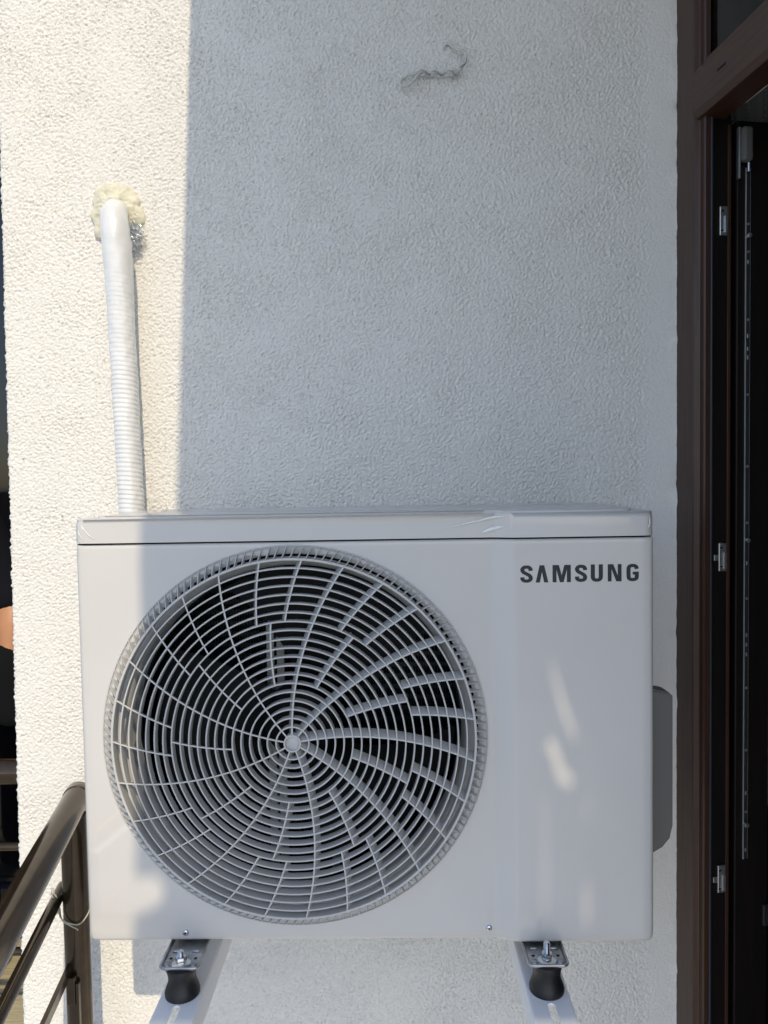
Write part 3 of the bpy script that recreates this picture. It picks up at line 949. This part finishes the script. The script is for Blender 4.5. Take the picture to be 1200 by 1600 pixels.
# ================================================================ BALCONY RAILING
rl = thing('balcony_railing', 'dark bronze balcony railing at the lower left in front of the wall', 'railing', (0, 0, 0))
def railp(y):
    return -0.6655 - 0.195 * (y - 1.458)
HZ = 0.845
hr = obj('handrail', tube([(railp(0.2), 0.2, HZ), (railp(1.512), 1.512, HZ)], 0.0268, 40), M['rail'], rl, 60)
hd = Vector((-0.195, 1, 0)).normalized()
c0 = Vector((railp(1.512), 1.512, HZ))
cap = tube([c0 - hd * 0.012, c0 - hd * 0.0115, c0 + hd * 0.010, c0 + hd * 0.016, c0 + hd * 0.018], [0.0269, 0.0284, 0.0284, 0.025, 0.014], 36)
obj('end_cap', cap, M['rail'], hr, 40)
po = obj('post', tube([(-0.663, 1.460, 0.0), (-0.663, 1.460, HZ - 0.015)], 0.0255, 36), M['rail'], rl, 60)
obj('base_plate', box(-0.715, -0.603, 1.404, 1.516, 0.0005, 0.009, 0.002), M['rail'], po)
obj('rail', tube([(-0.7075 + 0.178 * (1.496 - y), y, 0.658) for y in (1.50, 0.2)], 0.0124, 20), M['rail'], rl, 60)
bar = bmesh.new()
a = Vector((-0.676, 1.474, 0.524)); b = Vector((-0.497, 0.216, 0.524))
d = (b - a).normalized(); n_ = Vector((-d.y, d.x, 0)) * 0.0045
lo = Vector((0, 0, 0.010))
vs = [bar.verts.new(p) for p in (a - n_ - lo, a + n_ - lo, b + n_ - lo, b - n_ - lo, a - n_ + lo, a + n_ + lo, b + n_ + lo, b - n_ + lo)]
for q in ((0, 3, 2, 1), (4, 5, 6, 7), (0, 1, 5, 4), (1, 2, 6, 5), (2, 3, 7, 6), (3, 0, 4, 7)):
    bar.faces.new([vs[i] for i in q])
obj('flat_bar', from_bm(bar), M['rail'], rl)
obj('clip', box(-0.672, -0.6545, 1.421, 1.433, 0.458, 0.515, 0.002), M['rail'], rl)
obj('clip', box(-0.654, -0.648, 1.423, 1.434, 0.312, 0.501, 0.001), M['rail'], rl)

st_ = thing('knotted_string', 'pale string tied round the railing post and rail at lower left', 'string', (0, 0, 0))
obj('strand', tube(catmull([(-0.6939, 1.4450, 0.6490), (-0.6847, 1.4342, 0.6328), (-0.6718, 1.4294, 0.6252), (-0.6545, 1.4310, 0.6187), (-0.6437, 1.4364, 0.6187), (-0.6350, 1.4461, 0.6295), (-0.6334, 1.4602, 0.6392)], 8), 0.0013, 7), M['string'], st_, 180)
obj('strand', tube(catmull([(-0.6912, 1.4472, 0.6446), (-0.6804, 1.4321, 0.6274), (-0.6631, 1.4283, 0.6187), (-0.6502, 1.4278, 0.6122), (-0.6458, 1.4261, 0.6101)], 8), 0.0011, 7), M['string'], st_, 180)
obj('strand', tube(catmull([(-0.7096, 1.4472, 0.6716), (-0.6998, 1.4418, 0.6770), (-0.6912, 1.4396, 0.6662), (-0.6880, 1.4386, 0.6490), (-0.6934, 1.4364, 0.6392), (-0.7042, 1.4396, 0.6425)], 8), 0.0012, 7), M['string'], st_, 180)
obj('strand', tube(catmull([(-0.6966, 1.4407, 0.6598), (-0.7020, 1.4364, 0.6792), (-0.6977, 1.4342, 0.6922), (-0.6955, 1.4353, 0.6814)], 8), 0.0010, 7), M['string'], st_, 180)
obj('knot', tube(catmull([(-0.6966, 1.4396, 0.6490), (-0.6923, 1.4353, 0.6533), (-0.6880, 1.4342, 0.6468), (-0.6923, 1.4353, 0.6403), (-0.6966, 1.4375, 0.6457)], 6), 0.0019, 7), M['string'], st_, 180)

# ================================================================ DOOR (right)
DA = math.atan(KX)
DO = (0.596, 1.56, 0.0)
df = thing('door_frame', 'brown wooden door frame with transom beside the stucco wall', 'door frame', DO, DA)
ZT0, ZT1 = 2.203, 2.298
# jamb: face, rebate and inner faces as nested profiles (x into the room, y negative towards the viewer)
def vprof(pts, z0, z1, bevel=0.0):
    return prism(pts, z0, z1, bevel, 1)
obj('jamb', prism([(0.0, 0.03), (0.0, -0.058), (0.0015, -0.061), (0.010, -0.064), (0.012, -0.0655), (0.012, -0.078), (0.0145, -0.0805), (0.024, -0.0805), (0.024, 0.03)], -0.02, 2.62), M['wood'], df)
obj('gasket', box(0.0245, 0.0285, -0.083, 0.02, 0.02, ZT0 - 0.002, 0.001), mat('blue_grey_gasket', (0.035, 0.04, 0.055), 0.35), df)
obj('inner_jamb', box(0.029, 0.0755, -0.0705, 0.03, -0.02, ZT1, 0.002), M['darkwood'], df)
obj('rebate_strip', box(0.0665, 0.0735, -0.0735, -0.0708, 0.02, ZT0 - 0.012, 0.0008), M['wood'], df)
tr = obj('transom', prism([(-0.002, ZT0 + 0.012), (0.004, ZT0 + 0.002), (0.006, ZT0), (0.060, ZT0), (0.060, ZT1), (0.006, ZT1), (0.0, ZT1 - 0.004), (-0.002, ZT1 - 0.006)], -1.40, -0.0606), M['woodh'], df)
# prism extrudes along z: turn the transom so that it runs along y
for v in tr.data.vertices:
    a = v.co.copy(); v.co = (a.x, a.z, a.y)
tr.data.flip_normals()
obj('drain_slot', box(-0.0026, -0.0018, -0.168, -0.142, 2.252, 2.2565, 0.0003), M['black'], tr)
obj('jamb_near', box(0.0, 0.07, -1.48, -1.40, -0.02, 2.62, 0.003), M['wood'], df)
# fixed light above the transom
obj('bead', box(0.0125, 0.024, -1.40, -0.081, ZT1 + 0.0005, ZT1 + 0.014, 0.002), M['woodh'], df)
obj('spacer', box(0.031, 0.042, -0.0975, -0.060, ZT1 + 0.014, 2.62), M['spacer'], df)
obj('spacer', box(0.0425, 0.048, -0.106, -0.090, ZT1 + 0.014, 2.62), M['gasket'], df)
obj('pane', box(0.026, 0.0295, -1.40, -0.045, ZT1 + 0.010, 2.62), M['glass'], df)
# keeps on the frame for the locking points
def keep(z, ear):
    k = obj('keep', box(0.0475, 0.0655, -0.0755, -0.0708, z - 0.029, z + 0.029, 0.002), M['steel'], df)
    obj('keep_insert', box(0.0565, 0.0635, -0.0785, -0.0757, z - 0.024, z + 0.010, 0.001), M['steel'], k)
    obj('keep_screw', lathe_y([(0.0002, -0.0772), (0.002, -0.0770), (0.0026, -0.0757)], 12, 0.0525, z + 0.019), M['zinc'], k)
    obj('keep_screw', lathe_y([(0.0002, -0.0772), (0.002, -0.0770), (0.0026, -0.0757)], 12, 0.0525, z - 0.019), M['zinc'], k)
    if ear:
        obj('keep_ear', box(0.0385, 0.0473, -0.0745, -0.0708, z - 0.007, z + 0.005, 0.001), M['steel'], k)
keep(2.003, False); keep(1.332, True); keep(0.664, True)

# opened leaf behind the frame
lf = thing('door_leaf', 'dark door leaf standing open inside the frame with a steel locking strip', 'door', DO, DA)
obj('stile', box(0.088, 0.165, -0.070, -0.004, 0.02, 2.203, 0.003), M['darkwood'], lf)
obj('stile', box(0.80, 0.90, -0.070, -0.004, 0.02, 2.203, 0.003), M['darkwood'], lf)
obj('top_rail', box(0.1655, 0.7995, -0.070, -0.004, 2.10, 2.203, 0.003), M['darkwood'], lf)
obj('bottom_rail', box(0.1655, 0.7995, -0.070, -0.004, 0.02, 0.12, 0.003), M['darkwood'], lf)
obj('pane', box(0.1655, 0.7995, -0.040, -0.034, 0.12, 2.10), M['glass'], lf)
ls = obj('locking_strip', box(0.1075, 0.1165, -0.0718, -0.0703, 0.70, 2.11, 0.0004), mat('strip_dark_steel', (0.10, 0.105, 0.11), 0.35, metal=0.8), lf)
obj('strip_edge', box(0.1062, 0.1074, -0.0728, -0.0703, 0.70, 2.11), mat('strip_bright_edge', (0.75, 0.77, 0.76), 0.3, metal=0.6), ls)
obj('strip_edge', box(0.1162, 0.1169, -0.0722, -0.0703, 0.70, 2.11), M['steel'], ls)
for z in (2.00, 1.945, 1.81, 1.66, 1.515, 1.40, 1.245, 1.06, 0.93, 0.80):
    obj('strip_screw', lathe_y([(0.0002, -0.0742), (0.0022, -0.0739), (0.0031, -0.0720)], 12, 0.1125, z), M['steel'], ls)
for z in (1.975, 1.365, 0.775):
    c_ = obj('locking_cam', lathe_y([(0.0002, -0.0825), (0.004, -0.0822), (0.005, -0.0805), (0.003, -0.079), (0.003, -0.0719)], 14, 0.1095, z), M['steel'], ls, 40)
for z in (1.925, 1.778, 1.752, 1.735, 1.318, 1.170, 1.150, 1.130, 0.84, 0.72):
    obj('strip_slot', box(0.1104, 0.1138, -0.0726, -0.0719, z - 0.0045, z + 0.0035, 0.0005), M['steel'], ls)
hb = obj('corner_fitting', box(0.0905, 0.1130, -0.088, -0.0705, 2.118, 2.186, 0.006), mat('grey_fitting', (0.11, 0.11, 0.105), 0.45), lf)
obj('fitting_stem', box(0.0855, 0.0902, -0.080, -0.0715, 2.085, 2.186, 0.001), M['steel'], hb)
obj('fitting_pin', lathe_z([(0.003, 2.10), (0.003, 2.1175)], 10, 0.108, -0.078), M['steel'], hb)
hn = obj('handle_plate', box(0.150, 0.164, -0.078, -0.0703, 0.555, 0.600, 0.002), M['darkdoor'], lf)

cu = bmesh.new()
prev = None
for i in range(121):
    x = 0.085 + 0.75 * i / 120
    y = 0.045 + 0.014 * math.sin(i * 0.55) + 0.005 * math.sin(i * 1.3 + 1)
    cur = [cu.verts.new((x, y, 0.08)), cu.verts.new((x, y, 2.56))]
    if prev:
        cu.faces.new((prev[0], cur[0], cur[1], prev[1]))
    prev = cur
cur_o = obj('net_curtain', from_bm(cu), M['curtain'], None, 180)
cur_o.location = DO; cur_o.rotation_euler = (0, 0, DA)
tag(cur_o, 'pale net curtain with dotted stripes seen above the open door leaf', 'curtain')
dots = bmesh.new()
for c_ in range(16):
    x = 0.12 + c_ * 0.035
    for k in range(60):
        z = 2.0 + k * 0.009
        i = (x - 0.085) / 0.75 * 120
        y = 0.045 + 0.014 * math.sin(i * 0.55) + 0.005 * math.sin(i * 1.3 + 1)
        bm_box(dots, x - 0.0012, x + 0.0012, y - 0.0025, y + 0.0005, z - 0.0014, z + 0.0014)
do_ = obj('woven_dots', from_bm(dots), mat('curtain_dots', (0.55, 0.55, 0.53), 0.8), cur_o); do_['kind'] = 'stuff'
# blind hanging behind the upper fixed pane
bl = obj('roller_blind', box(0.100, 0.104, -1.38, -0.075, 2.235, 2.60), mat('grey_blind', (0.68, 0.69, 0.70), 0.9, var=0.1, vscale=20), None)
bl.location = DO; bl.rotation_euler = (0, 0, DA)
tag(bl, 'grey blind behind the small upper window pane at top right', 'blind')

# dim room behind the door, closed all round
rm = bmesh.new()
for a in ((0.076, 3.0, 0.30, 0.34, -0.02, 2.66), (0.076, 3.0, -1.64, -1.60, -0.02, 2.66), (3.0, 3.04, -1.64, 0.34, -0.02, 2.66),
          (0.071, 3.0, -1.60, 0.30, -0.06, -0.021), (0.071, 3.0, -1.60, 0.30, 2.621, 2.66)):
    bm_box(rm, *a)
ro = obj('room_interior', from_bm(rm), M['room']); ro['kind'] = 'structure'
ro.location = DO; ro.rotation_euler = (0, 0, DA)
sw = bmesh.new()
bm_box(sw, 0.0, 0.071, -1.64, -1.481, -0.02, 2.66)
bm_box(sw, 0.03, 0.10, 0.031, 0.32, -0.02, 2.62)
so = obj('side_wall', from_bm(sw), M['plaster'])
so.location = DO; so.rotation_euler = (0, 0, DA)
tag(so, 'plastered side wall of the balcony next to the doorway, out of view', 'wall')

# ================================================================ PERSON (left edge, behind the wall corner)
def skin_mesh(verts, edges, radii, sub=2):
    me = bpy.data.meshes.new('body')
    me.from_pydata(verts, edges, [])
    o = bpy.data.objects.new('tmp', me)
    COL.objects.link(o)
    md = o.modifiers.new('skin', 'SKIN')
    for i, r in enumerate(radii):
        me.skin_vertices[0].data[i].radius = (r, r) if not hasattr(r, '__len__') else r
    me.skin_vertices[0].data[0].use_root = True
    md.use_smooth_shade = True
    sb = o.modifiers.new('sub', 'SUBSURF'); sb.levels = sub; sb.render_levels = sub
    dg = bpy.context.evaluated_depsgraph_get()
    dg.update()
    out = bpy.data.meshes.new_from_object(o.evaluated_get(dg))
    bpy.data.objects.remove(o)
    return out

PX, PY = -1.408, 2.16            # the person's standing point on the deck
pr = thing('person', 'person in black clothes at the left edge, only a bare wrist showing', 'person', (PX, PY, 0))
bv = [(0, 0, 0.98), (0, 0, 1.15), (0, 0, 1.36), (0, 0.0, 1.47), (0, -0.01, 1.55), (0, -0.03, 1.63), (0, -0.03, 1.72),      # 0-6 pelvis..head
      (0.10, 0, 0.94), (0.115, -0.01, 0.52), (0.12, 0.02, 0.09), (0.13, -0.13, 0.04),                                  # 7-10 leg
      (-0.10, 0, 0.94), (-0.115, -0.01, 0.52), (-0.12, 0.02, 0.09), (-0.13, -0.13, 0.04),                              # 11-14 leg
      (0.17, 0, 1.42), (0.262, 0.01, 1.20), (0.288, -0.045, 1.10), (0.290, -0.065, 1.00), (0.28, -0.07, 0.93),         # 15-19 arm to the front
      (-0.17, 0, 1.42), (-0.24, 0.02, 1.16), (-0.22, -0.06, 0.95), (-0.21, -0.08, 0.87)]                               # 20-23 arm
be = [(0, 1), (1, 2), (2, 3), (3, 4), (4, 5), (5, 6), (0, 7), (7, 8), (8, 9), (9, 10), (0, 11), (11, 12), (12, 13), (13, 14),
      (2, 15), (15, 16), (16, 17), (17, 18), (18, 19), (2, 20), (20, 21), (21, 22), (22, 23)]
brd = [(0.15, 0.11), (0.135, 0.10), (0.15, 0.11), (0.06, 0.06), (0.055, 0.055), (0.075, 0.09), (0.065, 0.08),
       0.085, 0.058, 0.042, 0.032, 0.085, 0.058, 0.042, 0.032, 0.055, 0.045, 0.041, 0.034, 0.030, 0.055, 0.043, 0.030, 0.028]
obj('body', skin_mesh(bv, be, brd), M['skin'], pr, 180)
tv = [bv[i] for i in (0, 1, 2, 3)] + [bv[15], bv[16], (0.286, -0.043, 1.122), bv[20], bv[21]]
tv[3] = (0, 0, 1.45)
obj('tee_shirt', skin_mesh(tv, [(0, 1), (1, 2), (2, 3), (2, 4), (4, 5), (5, 6), (2, 7), (7, 8)],
                           [(0.175, 0.13), (0.16, 0.12), (0.172, 0.128), (0.075, 0.075), 0.072, 0.062, 0.060, 0.072, 0.06]), M['tee'], pr, 180)
gv = [bv[0]] + [bv[7], bv[8], (0.12, 0.02, 0.06), bv[11], bv[12], (-0.12, 0.02, 0.06), (0.235, -0.02, 0.985), (0.26, -0.03, 0.84)]
obj('trousers', skin_mesh(gv, [(0, 1), (1, 2), (2, 3), (0, 4), (4, 5), (5, 6)],
                          [(0.18, 0.135), 0.112, 0.082, 0.066, 0.112, 0.082, 0.066][:7] + [0.05, 0.05]), M['trouser'], pr, 180)
obj('pocket_flap', skin_mesh([(0.23, -0.055, 1.025), (0.30, -0.068, 1.005), (0.285, -0.06, 0.80)], [(0, 1), (1, 2)], [0.055, 0.052, 0.05]), M['trouser'], pr, 180)
hair = bmesh.new()
bmesh.ops.create_uvsphere(hair, u_segments=20, v_segments=14, radius=1.0)
for v in hair.verts:
    v.co = Vector((v.co.x * 0.092, v.co.y * 0.105 + 0.0, v.co.z * 0.10 + 1.745))
bmesh.ops.delete(hair, geom=[v for v in hair.verts if v.co.z < 1.70 or (v.co.y < -0.06 and v.co.z < 1.77)], context='VERTS')
obj('hair', from_bm(hair), M['hair'], pr, 180)
for s in (-1, 1):
    obj('eye', lathe_y([(0.0005, -0.118), (0.008, -0.115), (0.011, -0.10)], 12, s * 0.032, 1.675), M['hair'], pr, 180)
    obj('shoe', box(s * 0.13 - 0.05, s * 0.13 + 0.05, -0.20, 0.08, 0.001, 0.085, 0.03, 3), M['trouser'], pr, 60)
nb_ = bmesh.new(); bm_box(nb_, -0.012, 0.012, -0.135, -0.10, 1.632, 1.668, 0.008)
obj('nose', from_bm(nb_), M['skin'], pr, 60)
